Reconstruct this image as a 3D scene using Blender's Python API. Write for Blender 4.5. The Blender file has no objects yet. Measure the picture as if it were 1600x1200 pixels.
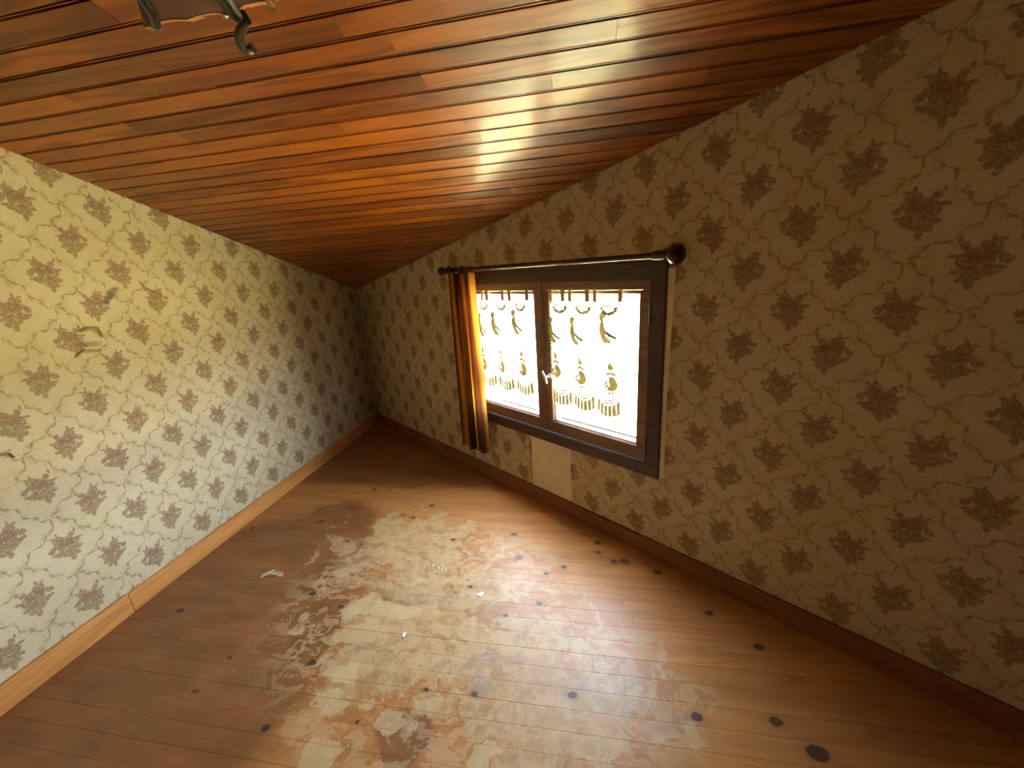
import bpy, bmesh, math, random
from mathutils import Vector, Matrix
random.seed(7)
C = bpy.context.scene.collection
PI = math.pi

# ------------------------------------------------------------------ camera
R = ((0.69538375, 0.15988059, -0.70062803),
     (0.71574514, -0.24148338, 0.65528213),
     (-0.06442313, -0.95714365, -0.28235738))
cam = bpy.data.cameras.new('camera'); camo = bpy.data.objects.new('camera', cam); C.objects.link(camo)
m = Matrix.Identity(4)
for i in range(3):
    m[i][0] = R[i][0]; m[i][1] = -R[i][1]; m[i][2] = -R[i][2]
m[2][3] = 1.5
camo.matrix_world = m
cam.sensor_width = 36; cam.lens = 36 * 613.6 / 1600; cam.clip_start = .02
bpy.context.scene.camera = camo

# ------------------------------------------------------------------ light
sc = bpy.context.scene
sc.view_settings.view_transform = 'Standard'; sc.view_settings.look = 'None'
sc.view_settings.gamma = 1; sc.view_settings.use_curve_mapping = False
sc.view_settings.exposure = 2.56
w = bpy.data.worlds.new('sky'); sc.world = w; w.use_nodes = True
wn = w.node_tree; bg = wn.nodes['Background']
sky = wn.nodes.new('ShaderNodeTexSky'); sky.sky_type = 'NISHITA'; sky.sun_disc = False
sky.sun_elevation = math.radians(55); sky.sun_rotation = math.radians(200)
sky.dust_density = 3.5
hs = wn.nodes.new('ShaderNodeHueSaturation'); hs.inputs['Saturation'].default_value = .58
wn.links.new(sky.outputs[0], hs.inputs['Color']); wn.links.new(hs.outputs[0], bg.inputs[0])
bg.inputs[1].default_value = 3.1
sl = bpy.data.lights.new('sun', 'SUN'); sl.energy = 2.6; sl.angle = .009; sl.color = (1, .95, .86)
so = bpy.data.objects.new('sun', sl); C.objects.link(so)
so.rotation_euler = Vector((0.3, .55, -.80)).to_track_quat('-Z', 'Y').to_euler()
pl = bpy.data.lights.new('window_portal', 'AREA'); pl.shape = 'RECTANGLE'; pl.size = 1.5; pl.size_y = 1.05
po = bpy.data.objects.new('window_portal', pl); C.objects.link(po)
po.location = (-1.5, 1.80, .98); po.rotation_euler = (-PI/2, 0, 0)
try: pl.cycles.is_portal = True
except Exception: bpy.data.objects.remove(po)

# ------------------------------------------------------------------ frame of the room
TH = math.radians(36.2)
B = Vector((math.cos(TH), math.sin(TH), 0))       # along the boards
V = Vector((math.sin(TH), -math.cos(TH), 0))      # across the boards, towards the viewer
YW = 1.669
B0, B1, V1 = -2.207, 1.70, .45
SL, CZ = .293, 2.475                              # ceiling z = CZ + SL * v
def bv(b, v, z=0): return B*b + V*v + Vector((0, 0, z))
PC = Vector(((B0 - B.y*YW)/B.x, YW, 0)); PD = Vector(((B1 - B.y*YW)/B.x, YW, 0))
PE = bv(B0, V1); PF = bv(B1, V1)
def ceil_z(p): return CZ + SL*(V.dot(Vector((p[0], p[1], 0))))
def ray(px, py):
    d = Vector((px-800, py-600, 613.6)); return Vector([sum(R[i][j]*d[j] for j in range(3)) for i in range(3)])
def on_y(px, py, y):
    d = ray(px, py); p = d*(y/d.y); return Vector((p.x, p.y, p.z+1.5))
def on_floor(px, py, z=0):
    d = ray(px, py); p = d*((z-1.5)/d.z); return Vector((p.x, p.y, z))
def on_left(px, py):
    d = ray(px, py); t = B0/B.dot(d); p = d*t; return Vector((p.x, p.y, p.z+1.5))

# ------------------------------------------------------------------ helpers
def obj(name, bm, mat, parent=None, smooth=False, mw=None):
    me = bpy.data.meshes.new(name)
    bmesh.ops.recalc_face_normals(bm, faces=bm.faces)
    bm.to_mesh(me); bm.free()
    if smooth:
        for p in me.polygons: p.use_smooth = True
        try: me.set_sharp_from_angle(angle=math.radians(40))
        except Exception: pass
    if mat: me.materials.append(mat)
    o = bpy.data.objects.new(name, me); C.objects.link(o)
    if parent: o.parent = parent
    if mw is not None: o.matrix_local = mw
    return o
def tag(o, label=None, cat=None, group=None, kind=None):
    if label: o['label'] = label
    if cat: o['category'] = cat
    if group: o['group'] = group
    if kind: o['kind'] = kind
    return o
def thing(name, loc=(0, 0, 0), rz=0, **k):
    o = bpy.data.objects.new(name, None); C.objects.link(o); o.location = loc; o.rotation_euler = (0, 0, rz)
    o.empty_display_size = .05
    return tag(o, **k)
def box(bm, x0, x1, y0, y1, z0, z1, bev=0):
    r = bmesh.ops.create_cube(bm, size=1)
    vs = r['verts']
    for v in vs: v.co = Vector(((x0+x1)/2 + v.co.x*(x1-x0), (y0+y1)/2 + v.co.y*(y1-y0), (z0+z1)/2 + v.co.z*(z1-z0)))
    if bev:
        es = list({e for v in vs for e in v.link_edges})
        bmesh.ops.bevel(bm, geom=es, offset=bev, segments=2, affect='EDGES', clamp_overlap=True)
    return bm
def nb(): return bmesh.new()
def prism(bm, pts, d):
    """extrude polygon pts (3D) by vector d"""
    a = [bm.verts.new(p) for p in pts]; b = [bm.verts.new(Vector(p)+d) for p in pts]
    bm.faces.new(a); bm.faces.new(b[::-1]); n = len(a)
    for i in range(n): bm.faces.new((a[i], b[i], b[(i+1) % n], a[(i+1) % n]))
def tube(bm, pts, rads, seg=12, up=Vector((0, 0, 1))):
    pts = [Vector(p) for p in pts]; rings = []
    for i, p in enumerate(pts):
        t = (pts[min(i+1, len(pts)-1)] - pts[max(i-1, 0)]).normalized()
        u = up if abs(t.dot(up)) < .95 else Vector((1, 0, 0))
        a = t.cross(u).normalized(); b = t.cross(a)
        r = rads[i] if isinstance(rads, (list, tuple)) else rads
        ra, rb = r if isinstance(r, tuple) else (r, r)
        rings.append([bm.verts.new(p + a*ra*math.cos(2*PI*k/seg) + b*rb*math.sin(2*PI*k/seg)) for k in range(seg)])
    for q, s in zip(rings, rings[1:]):
        for k in range(seg): bm.faces.new((q[k], q[(k+1) % seg], s[(k+1) % seg], s[k]))
    bm.faces.new(rings[0][::-1]); bm.faces.new(rings[-1])

# ------------------------------------------------------------------ node helpers
class NT:
    def __init__(s, name):
        s.m = bpy.data.materials.new(name); s.m.use_nodes = True; s.t = s.m.node_tree
        s.p = s.t.nodes['Principled BSDF']; s.out = s.t.nodes['Material Output']
    def put(s, sock, v):
        if isinstance(v, bpy.types.NodeSocket): s.t.links.new(v, sock)
        elif v is not None: sock.default_value = v
    def m_(s, op, a, b=None, c=None, clamp=False):
        n = s.t.nodes.new('ShaderNodeMath'); n.operation = op; n.use_clamp = clamp
        s.put(n.inputs[0], a); s.put(n.inputs[1], b); s.put(n.inputs[2], c); return n.outputs[0]
    def v_(s, op, a, b=None, out=0):
        n = s.t.nodes.new('ShaderNodeVectorMath'); n.operation = op
        s.put(n.inputs[0], a)
        if b is not None: s.put(n.inputs[1], b)
        return n.outputs[1 if op in ('LENGTH', 'DOT_PRODUCT', 'DISTANCE') else 0]
    def sep(s, v):
        n = s.t.nodes.new('ShaderNodeSeparateXYZ'); s.put(n.inputs[0], v); return n.outputs
    def com(s, x, y, z=0.0):
        n = s.t.nodes.new('ShaderNodeCombineXYZ'); s.put(n.inputs[0], x); s.put(n.inputs[1], y); s.put(n.inputs[2], z); return n.outputs[0]
    def noise(s, v, scale, detail=3, rough=.55, dist=0, col=False):
        n = s.t.nodes.new('ShaderNodeTexNoise'); s.put(n.inputs['Vector'], v)
        n.inputs['Scale'].default_value = scale; n.inputs['Detail'].default_value = detail
        n.inputs['Roughness'].default_value = rough; n.inputs['Distortion'].default_value = dist
        return n.outputs['Color' if col else 'Fac']
    def step(s, v, a, b, lo=0, hi=1):      # smooth map range
        n = s.t.nodes.new('ShaderNodeMapRange'); n.interpolation_type = 'SMOOTHSTEP'
        s.put(n.inputs[0], v); n.inputs[1].default_value = a; n.inputs[2].default_value = b
        n.inputs[3].default_value = lo; n.inputs[4].default_value = hi; return n.outputs[0]
    def mix(s, f, a, b, mode='MIX'):
        n = s.t.nodes.new('ShaderNodeMix'); n.data_type = 'RGBA'; n.blend_type = mode
        s.put(n.inputs[0], f)
        for k, v in ((6, a), (7, b)):
            s.put(n.inputs[k], v if isinstance(v, bpy.types.NodeSocket) else (*v, 1))
        return n.outputs[2]
    def coord(s, k='Object'):
        return s.t.nodes.new('ShaderNodeTexCoord').outputs[k]
    def pos(s): return s.t.nodes.new('ShaderNodeNewGeometry').outputs['Position']
    def rand(s): return s.t.nodes.new('ShaderNodeObjectInfo').outputs['Random']
    def bump(s, h, strength=.3, dist=.002):
        n = s.t.nodes.new('ShaderNodeBump'); n.inputs['Strength'].default_value = strength
        n.inputs['Distance'].default_value = dist; s.put(n.inputs['Height'], h); s.put(s.p.inputs['Normal'], n.outputs[0])
    def set(s, **k):
        for a, v in k.items():
            a = {'color': 'Base Color', 'rough': 'Roughness', 'metal': 'Metallic', 'coat': 'Coat Weight', 'coatr': 'Coat Roughness', 'spec': 'Specular IOR Level'}[a]
            if a == 'Base Color' and isinstance(v, tuple): v = (*v, 1)
            s.put(s.p.inputs[a], v)
        return s
def lin(r, g, b): return tuple(((c/255)/12.92 if c < 10.3 else ((c/255+.055)/1.055)**2.4) for c in (r, g, b))

PAPER_BG = lin(208, 195, 162); PAPER_OL = lin(154, 134, 84); PAPER_FL = lin(138, 100, 74); PAPER_LF = lin(138, 114, 72)
def wallpaper(name, u0, z0, stains=()):
    """flat floral print: bouquets on a half-drop grid inside a scrolling lattice"""
    n = NT(name); co = n.coord(); x, y, z = n.sep(co)
    P2, Q = .1395, .282
    un = n.m_('DIVIDE', n.m_('SUBTRACT', x, u0), P2)
    k = n.m_('ROUND', un)
    du = n.m_('MULTIPLY', n.m_('SUBTRACT', un, k), P2)
    odd = n.m_('ABSOLUTE', n.m_('MODULO', k, 2.0))
    zz = n.m_('SUBTRACT', n.m_('DIVIDE', n.m_('SUBTRACT', z, z0), Q), n.m_('MULTIPLY', odd, .5))
    dz = n.m_('MULTIPLY', n.m_('SUBTRACT', zz, n.m_('ROUND', zz)), Q)
    sx = n.m_('MULTIPLY', du, n.m_('SUBTRACT', 1.0, n.m_('MULTIPLY', odd, 2.0)))
    q = n.com(sx, dz, 0.0)
    wob = n.v_('SCALE', n.v_('SUBTRACT', n.noise(co, 55, 3, .6, col=True), (.5, .5, .5)))
    wob.node.inputs['Scale'].default_value = .017
    q = n.v_('ADD', q, wob)
    def blobs(lst):
        acc = None
        for (cx, cz, rx, rz) in lst:
            G = 1.24; cx *= G; cz *= G; rx *= G*1.06; rz *= G*1.06
            d = n.v_('LENGTH', n.v_('MULTIPLY', n.v_('SUBTRACT', q, (cx/1000, cz/1000, 0)), (1000/rx, 1000/rz, 0)))
            acc = d if acc is None else n.m_('MINIMUM', acc, d)
        return acc
    fl = blobs([(-12, 38, 14, 13), (18, 8, 19, 18), (-36, 10, 9, 9), (25, 38, 8, 9), (-10, 10, 11, 14)])
    lf = blobs([(4, -20, 20, 15), (-18, -12, 13, 11), (8, -40, 7, 15), (31, -16, 10, 7), (41, 18, 8, 4), (-33, -8, 8, 5), (-12, 56, 3, 8), (-27, 50, 6, 3), (36, 50, 4, 6), (4, 22, 20, 14), (-22, 20, 10, 8), (22, -32, 8, 8)])
    flm = n.step(fl, 1.18, .82); lfm = n.step(lf, 1.22, .8)
    # petals: thin pale gaps inside the blooms
    gap = n.noise(n.v_('MULTIPLY', co, (1, 1, 1.2)), 75, 2, .5, 1.2)
    gapm = n.step(n.m_('ABSOLUTE', n.m_('SUBTRACT', gap, .5)), .012, .05)
    rim = n.step(n.m_('ABSOLUTE', n.m_('SUBTRACT', fl, .55)), .04, .12, .6, 1)
    flm = n.m_('MULTIPLY', flm, n.m_('MULTIPLY', n.m_('MAXIMUM', gapm, .5), rim)); lfm = n.m_('MULTIPLY', lfm, n.m_('MAXIMUM', gapm, .45))
    # scrolls
    xn = n.m_('DIVIDE', n.m_('SUBTRACT', x, u0), P2*2); zn = n.m_('DIVIDE', n.m_('SUBTRACT', z, z0), Q)
    a = n.m_('ADD', xn, zn); b = n.m_('SUBTRACT', xn, zn)
    nz = n.m_('MULTIPLY', n.m_('SUBTRACT', n.noise(co, 14, 2), .5), .06)
    lfn = n.noise(co, 95, 2, .5)
    def scroll(p_, w_, ph):
        s1 = n.m_('MULTIPLY', n.m_('SINE', n.m_('ADD', n.m_('MULTIPLY', w_, 2*PI), ph)), .060)
        s2 = n.m_('MULTIPLY', n.m_('SINE', n.m_('ADD', n.m_('MULTIPLY', w_, 2*PI*3), ph+1)), .034)
        t = n.m_('ADD', n.m_('ADD', p_, s1), n.m_('ADD', s2, nz))
        d = n.m_('ABSOLUTE', n.m_('SUBTRACT', n.m_('FRACT', t), .5))
        wd = n.m_('ADD', .020, n.m_('MULTIPLY', n.m_('SINE', n.m_('ADD', n.m_('MULTIPLY', w_, 2*PI*6), ph)), .011))
        main = n.step(n.m_('DIVIDE', d, wd), 1.5, .5)
        # leaflets and curls sprouting beside the stem
        near = n.step(d, .13, .05)
        leaf = n.m_('MULTIPLY', near, n.step(n.m_('ABSOLUTE', n.m_('SUBTRACT', lfn, .56)), .045, .02))
        side = n.step(n.m_('SINE', n.m_('MULTIPLY', w_, 2*PI*2)), -.4, .2)
        return n.m_('MAXIMUM', main, n.m_('MULTIPLY', n.m_('MULTIPLY', leaf, side), .85))
    sc_ = n.m_('MAXIMUM', scroll(a, b, 0.4), scroll(b, a, 3.5))
    fade = n.step(n.noise(co, 40, 2), .32, .6, .35, 1)
    scm = n.m_('MULTIPLY', sc_, fade)
    big = n.noise(co, 2.2, 4); fine = n.noise(co, 160, 3, .7)
    bgc = n.mix(n.step(big, .3, .7), PAPER_BG, lin(198, 182, 144))
    bgc = n.mix(n.m_('MULTIPLY', n.step(n.noise(co, 24, 4, .7), .5, .66), .35), bgc, lin(180, 160, 112))
    c = n.mix(n.m_('MULTIPLY', scm, .9), bgc, PAPER_OL)
    c = n.mix(n.m_('MULTIPLY', lfm, .9), c, PAPER_LF)
    c = n.mix(n.m_('MULTIPLY', flm, .92), c, PAPER_FL)
    c = n.mix(n.m_('MULTIPLY', n.step(fine, .35, .7), .18), c, lin(120, 100, 70))
    for (sx_, sz_, rx, rz, ang, st) in stains:
        ca, sa = math.cos(ang), math.sin(ang)
        lx = n.m_('SUBTRACT', x, sx_); lz = n.m_('SUBTRACT', z, sz_)
        ux = n.m_('ADD', n.m_('MULTIPLY', lx, ca/rx), n.m_('MULTIPLY', lz, sa/rx))
        uz = n.m_('ADD', n.m_('MULTIPLY', lx, -sa/rz), n.m_('MULTIPLY', lz, ca/rz))
        d = n.m_('ADD', n.v_('LENGTH', n.com(ux, uz)), n.m_('MULTIPLY', n.m_('SUBTRACT', n.noise(co, 45, 3), .5), 1.2))
        c = n.mix(n.m_('MULTIPLY', n.step(d, 1.1, .3), st), c, lin(70, 52, 30))
    n.set(color=c, rough=.62, spec=.3)
    h = n.m_('ADD', n.m_('MULTIPLY', n.m_('MAXIMUM', n.m_('MAXIMUM', flm, lfm), scm), .5), n.m_('MULTIPLY', fine, .25))
    h = n.m_('ADD', h, n.m_('MULTIPLY', n.noise(co, 9, 2), 1.4))
    n.bump(h, .55, .0022)
    return n.m

def wood(name, light, mid, dark, rough=.3, coat=.0, vary=.35, grain=1.0, coatr=.15, axis=0, knots=True):
    n = NT(name); co = n.coord(); rnd = n.rand()
    off = n.com(n.m_('MULTIPLY', rnd, 37.0), n.m_('MULTIPLY', rnd, 91.0), n.m_('MULTIPLY', rnd, 13.0))
    p = n.v_('ADD', co, off)
    sc1 = [(1.4, 16, 16), (16, 1.4, 16), (16, 16, 1.4)][axis]
    st = n.v_('MULTIPLY', p, sc1)
    warp = n.noise(n.v_('MULTIPLY', p, tuple(s*.5 for s in sc1)), 1.0, 2, col=False)
    st2 = n.v_('ADD', st, n.com(0.0, n.m_('MULTIPLY', warp, 3.0), n.m_('MULTIPLY', warp, 3.0)))
    rings = n.m_('SINE', n.m_('MULTIPLY', n.noise(st2, .55, 2, .4), 2*PI*7))
    ringm = n.step(rings, -.2, .95)
    fib = n.noise(n.v_('MULTIPLY', p, tuple(5 if i == axis else 260 for i in range(3))), 1.0, 3, .6)
    c = n.mix(n.m_('MULTIPLY', n.step(n.noise(st, .8, 3), .3, .7), .8), light, mid)
    c = n.mix(n.m_('MULTIPLY', ringm, .42*grain), c, dark)
    c = n.mix(n.m_('MULTIPLY', n.step(fib, .4, .75), .25*grain), c, dark)
    # every board has its own tone
    r2 = n.m_('FRACT', n.m_('MULTIPLY', rnd, 7.31))
    c = n.mix(n.m_('MULTIPLY', n.step(rnd, 0, 1), vary), c, dark)
    c = n.mix(n.m_('MULTIPLY', n.step(r2, .6, 1), vary*.8), c, light)
    n.set(color=c, rough=rough, coat=coat, coatr=coatr)
    n.grain = ringm; n.c = c; n.co = co
    n.bump(n.m_('ADD', n.m_('MULTIPLY', fib, .5), n.m_('MULTIPLY', n.noise(p, 6, 2), 1.0)), .25, .002)
    return n

M = {}
M['ceil'] = wood('varnished_pine', lin(176, 98, 22), lin(146, 72, 14), lin(80, 34, 6), rough=.45, coat=.36, vary=.6, grain=1.3, coatr=.17).m
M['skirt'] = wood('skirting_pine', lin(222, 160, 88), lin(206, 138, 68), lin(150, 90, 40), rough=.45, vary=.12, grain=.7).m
M['skirt_shaded'] = wood('skirting_pine_shaded', lin(150, 94, 56), lin(134, 80, 46), lin(96, 54, 30), rough=.4, vary=.12, grain=.7).m  # window-side copy of the pine, its shade put into darker colours
M['darkwood'] = wood('dark_window_frame_wood', lin(84, 58, 40), lin(72, 50, 34), lin(54, 36, 24), rough=.35, vary=.05).m
M['sash'] = wood('sash_wood', lin(142, 106, 76), lin(128, 92, 64), lin(100, 70, 48), rough=.4, vary=.05, axis=0).m
M['fixwood'] = wood('fixture_wood', lin(92, 46, 14), lin(76, 36, 10), lin(50, 22, 6), rough=.6).m
M['fixedge'] = wood('fixture_wood_edge', lin(190, 130, 76), lin(176, 112, 60), lin(130, 76, 36), rough=.5).m

# floor: worn pine with dark knots and peeling remains
def floor_material():
    w_ = wood('worn_pine_floor', lin(196, 142, 82), lin(178, 122, 64), lin(132, 82, 42), rough=.34, coat=.0, vary=.16, grain=.55)
    n = w_; pos = n.pos()
    b = n.v_('DOT_PRODUCT', pos, tuple(B)); v = n.v_('DOT_PRODUCT', pos, tuple(V))
    q0 = n.com(b, v, 0.0)
    wob = n.v_('SCALE', n.v_('SUBTRACT', n.noise(q0, 9, 4, .6, col=True), (.5, .5, .5))); wob.node.inputs['Scale'].default_value = .16
    q = n.v_('ADD', q0, wob)
    wob2 = n.v_('SCALE', n.v_('SUBTRACT', n.noise(q0, 60, 2, .6, col=True), (.5, .5, .5))); wob2.node.inputs['Scale'].default_value = .014
    qk = n.v_('ADD', q0, wob2)
    def ell(src, lst):
        acc = None
        for (cx, cy, rx, ry) in lst:
            d = n.v_('LENGTH', n.v_('MULTIPLY', n.v_('SUBTRACT', src, (cx, cy, 0)), (1/rx, 1/ry, 0)))
            acc = d if acc is None else n.m_('MINIMUM', acc, d)
        return acc
    c = n.c
    # reddish varnish left on the boards
    red = n.step(ell(q, [(-1.75, -1.0, .75, 1.1), (-.62, -.86, .12, .09), (-.75, -1.42, .3, .06), (-1.6, -1.7, .35, .5), (-.9, -1.12, .12, .05), (-1.5, -2.9, 2.2, .55)]), 1.05, .85)
    mot = n.noise(n.v_('MULTIPLY', q0, (1, 2.2, 1)), 4.5, 5, .6)
    c = n.mix(n.m_('MULTIPLY', red, .8), c, n.mix(n.step(mot, .35, .65), lin(112, 70, 38), lin(140, 90, 52)))
    # yellowish dull area in the middle, glue remains
    pale = n.step(n.m_('ADD', ell(q, [(-.75, -1.35, .55, .45), (-.2, -1.05, .55, .3), (-1.0, -1.75, .5, .35), (-.35, -1.2, .5, .3)]), n.m_('MULTIPLY', n.m_('SUBTRACT', n.noise(q, 5, 5, .65, .8), .5), 3.2)), .85, .72)
    c = n.mix(n.m_('MULTIPLY', pale, .65), c, n.mix(n.step(n.noise(q0, 20, 5, .7), .35, .65), lin(178, 150, 104), lin(202, 178, 134)))
    torn = n.noise(n.v_('MULTIPLY', q, (1, 1.6, 1)), 7, 6, .62, 1.4)
    tm = n.m_('MULTIPLY', n.step(torn, .50, .515), n.step(ell(q, [(-.75, -1.4, .75, .6), (-.1, -1.1, .55, .3), (-.6, -.9, .5, .2)]), 1.15, .8))
    c = n.mix(n.m_('MULTIPLY', tm, .38), c, lin(200, 176, 134))
    tm2 = n.m_('MULTIPLY', n.step(torn, .44, .425), n.step(ell(q, [(-.8, -1.45, .7, .6), (-.7, -.9, .5, .2)]), 1.1, .8))
    c = n.mix(n.m_('MULTIPLY', tm2, .42), c, lin(146, 98, 58))
    hard = n.step(ell(q, [(-.95, -.915, .075, .045), (-.86, -.77, .06, .06), (-.69, -.885, .055, .045), (-.335, -.82, .045, .035), (-.79, -.925, .035, .012), (-.835, -1.513, .04, .02), (-.96, -1.03, .07, .03), (-1.0, -1.2, .09, .05), (-.95, -1.33, .2, .05)]), 1.04, .96)
    c = n.mix(n.m_('MULTIPLY', hard, .6), c, lin(204, 184, 136))
    # cracks of residue outlining the patches
    edge = n.m_('MULTIPLY', n.step(n.m_('ABSOLUTE', n.m_('SUBTRACT', torn, .505)), .008, .001), n.step(ell(q, [(-.75, -1.35, .85, .65)]), 1.15, .8))
    c = n.mix(n.m_('MULTIPLY', edge, .45), c, lin(120, 84, 50))
    # grey grime
    gr = n.step(ell(q, [(.1, -1.1, .35, .12), (-.35, -1.1, .2, .1), (.25, -1.0, .12, .08), (-.3, -1.35, .1, .05)]), 1.3, .2)
    c = n.mix(n.m_('MULTIPLY', n.m_('MULTIPLY', gr, n.step(n.noise(q, 14, 4), .4, .65)), .5), c, lin(140, 132, 122))
    kn = [(-1.348,-1.386,1),(-1.153,-1.329,.9),(-1.113,-1.052,1.1),(-1.12,-.811,1),(-1.488,-1.03,.7),(-1.505,-.891,.8),(-1.958,-1.22,1.2),(-.413,-1.016,.8),(-.053,-1.056,1.1),(.365,-1.036,1.2),(.671,-1.329,1.1),(.528,-1.473,1.1),(.354,-1.698,1.1),(.068,-1.815,1),(.068,-1.893,1.1),(.147,-1.75,1.2),(.197,-1.759,1.6),(-.112,-1.689,1),(-.197,-1.636,.8),(-.413,-1.924,1.1),(-.354,-1.737,1.2),(-.214,-1.446,1),(-.762,-1.848,.9),(-1.089,-2.032,1),(-1.172,-2.06,.7),(-1.016,-2.172,1),(-1.528,-2.339,1.2),(-1.575,-2.117,1),(-1.699,-1.944,1.2),(-2.114,-1.844,1.1),(-.564,-1.511,.7),(.616,-1.052,1.3),(.70,-.975,2.0),(-.359,-1.364,.7),(-.597,-1.007,.7),(-.803,-.872,.5)]
    kd = ell(qk, [(x_, y_, .017*s_, .0125*s_) for x_, y_, s_ in kn])
    halo = n.step(kd, 2.6, 1.0)
    c = n.mix(n.m_('MULTIPLY', halo, .28), c, lin(130, 86, 50))
    c = n.mix(n.m_('MULTIPLY', n.step(kd, 1.1, .8), .85), c, lin(66, 44, 38))
    n.set(color=c)
    rr = n.m_('ADD', .27, n.m_('MULTIPLY', n.noise(q, 8, 4), .22))
    n.set(rough=rr, spec=.4)
    h = n.m_('ADD', n.m_('MULTIPLY', n.m_('ADD', tm, hard), .5), n.m_('MULTIPLY', n.noise(n.v_('MULTIPLY', pos, (1, 1, 1)), 22, 4, .6), .8))
    n.bump(h, .3, .0025)
    return n.m
M['floor'] = floor_material()

def plain(name, col, rough=.5, metal=0, spec=None, bump=0, var=.12, scale=30):
    n = NT(name); co = n.coord()
    c = n.mix(n.m_('MULTIPLY', n.step(n.noise(co, scale, 4), .3, .7), 1.0), col, tuple(x*(1-var*2) for x in col))
    n.set(color=c, rough=rough, metal=float(metal))
    if spec is not None: n.set(spec=spec)
    if bump: n.bump(n.noise(co, scale*3, 3), bump, .002)
    return n.m
M['plaster'] = plain('bare_plaster', lin(232, 218, 186), .8, bump=.3, var=.06, scale=14)
M['torn'] = plain('torn_paper', lin(168, 146, 98), .8, var=.15)
M['iron'] = plain('black_wrought_iron', lin(22, 20, 17), .32, 0, var=.3, bump=.3)
M['rodm'] = plain('dark_stained_rod', lin(64, 42, 28), .22, 0, var=.1)
M['finial'] = plain('turned_dark_wood', lin(62, 30, 18), .3, 0, var=.2)
M['brass'] = plain('old_brass', lin(190, 160, 96), .3, 1, var=.1)
M['chrome'] = plain('pale_metal', lin(190, 186, 176), .3, .6, var=.05)
M['paperbit'] = plain('white_scrap', lin(240, 240, 238), .7, var=.03)
M['crumple'] = plain('crumpled_pale_film', lin(222, 212, 184), .45, var=.1)
M['roofm'] = plain('outer_plaster', lin(190, 180, 160), .9)
M['extgrey'] = plain('outdoor_dark_metal', lin(40, 40, 40), .9, spec=0)

def fabric(name, col, trans, tw, stripes=None, alpha=0.0):
    n = NT(name); co = n.coord(); t = n.t
    c = col
    if stripes:
        u = t.nodes.new('ShaderNodeUVMap').outputs[0]; ux, uy, _ = n.sep(u)
        s = n.m_('FRACT', n.m_('ADD', n.m_('MULTIPLY', ux, stripes[0]), .5))
        c = n.mix(n.step(n.m_('ABSOLUTE', n.m_('SUBTRACT', s, .5)), .34, .26), stripes[1], stripes[2])
        tc = n.mix(n.step(n.m_('ABSOLUTE', n.m_('SUBTRACT', s, .5)), .34, .26), stripes[3], stripes[4])
    else: tc = trans
    n.set(color=c, rough=.75, spec=.2)
    tr = t.nodes.new('ShaderNodeBsdfTranslucent'); n.put(tr.inputs[0], tc if not isinstance(tc, tuple) else (*tc, 1))
    mx = t.nodes.new('ShaderNodeMixShader'); mx.inputs[0].default_value = tw
    t.links.new(n.p.outputs[0], mx.inputs[1]); t.links.new(tr.outputs[0], mx.inputs[2]); last = mx
    if alpha:
        tp = t.nodes.new('ShaderNodeBsdfTransparent'); m2 = t.nodes.new('ShaderNodeMixShader'); m2.inputs[0].default_value = alpha
        t.links.new(mx.outputs[0], m2.inputs[1]); t.links.new(tp.outputs[0], m2.inputs[2]); last = m2
    t.links.new(last.outputs[0], n.out.inputs[0])
    return n.m
M['curtain'] = fabric('ochre_striped_curtain', None, None, .42, (2.5, lin(170, 116, 46), lin(66, 42, 26), lin(238, 168, 50), lin(104, 50, 18)))
M['net'] = fabric('sheer_net', lin(240, 238, 226), lin(240, 238, 226), .6, alpha=.72)
M['lace'] = fabric('lace_motif', lin(200, 190, 150), lin(190, 180, 140), .19)
M['tab'] = fabric('lace_tab', lin(196, 180, 140), lin(150, 120, 70), .25)

gl = NT('window_glass'); t = gl.t
tp = t.nodes.new('ShaderNodeBsdfTransparent'); tp.inputs[0].default_value = (.97, .98, .97, 1)
gs = t.nodes.new('ShaderNodeBsdfGlossy'); gs.inputs['Roughness'].default_value = .02
fr = t.nodes.new('ShaderNodeLayerWeight'); fr.inputs[0].default_value = .5
frf = gl.m_('ADD', gl.m_('MULTIPLY', gl.m_('POWER', fr.outputs['Facing'], 5.0), .96), .04)
mx = t.nodes.new('ShaderNodeMixShader'); t.links.new(frf, mx.inputs[0]); t.links.new(tp.outputs[0], mx.inputs[1]); t.links.new(gs.outputs[0], mx.inputs[2])
t.links.new(mx.outputs[0], gl.out.inputs[0]); M['glass'] = gl.m

g = NT('sunlit_ground'); co = g.coord()
cc = g.mix(g.step(g.noise(co, .8, 5), .4, .6), lin(202, 190, 136), lin(184, 176, 112)); g.set(color=cc, rough=.9); M['ground'] = g.m

# ------------------------------------------------------------------ large structure
TK = .10
def wall(name, p0, p1, mat, hole=None):
    L = (p1-p0).length; d = (p1-p0).normalized(); ang = math.atan2(d.y, d.x)
    z0, z1 = ceil_z(p0)+.05, ceil_z(p1)+.05
    def top(x): return z0 + (z1-z0)*x/L
    bm = nb(); ex = Vector((0, TK, 0))
    def pr(pts): prism(bm, [Vector((x, 0, z)) for x, z in pts], ex)
    if hole:
        a, b_, c_, d_ = hole
        pr([(0, -.05), (a, -.05), (a, top(a)), (0, top(0))])
        pr([(b_, -.05), (L, -.05), (L, top(L)), (b_, top(b_))])
        pr([(a, -.05), (b_, -.05), (b_, c_), (a, c_)])
        pr([(a, d_), (b_, d_), (b_, top(b_)), (a, top(a))])
    else: pr([(0, -.05), (L, -.05), (L, z1), (0, z0)])
    o = obj(name, bm, mat); o.location = p0; o.rotation_euler = (0, 0, ang); o['kind'] = 'structure'
    return o, L
WX0, WX1, WZ0, WZ1 = -2.235, -.777, .463, 1.492       # window frame, outer
LL = (PC-PE).length
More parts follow.
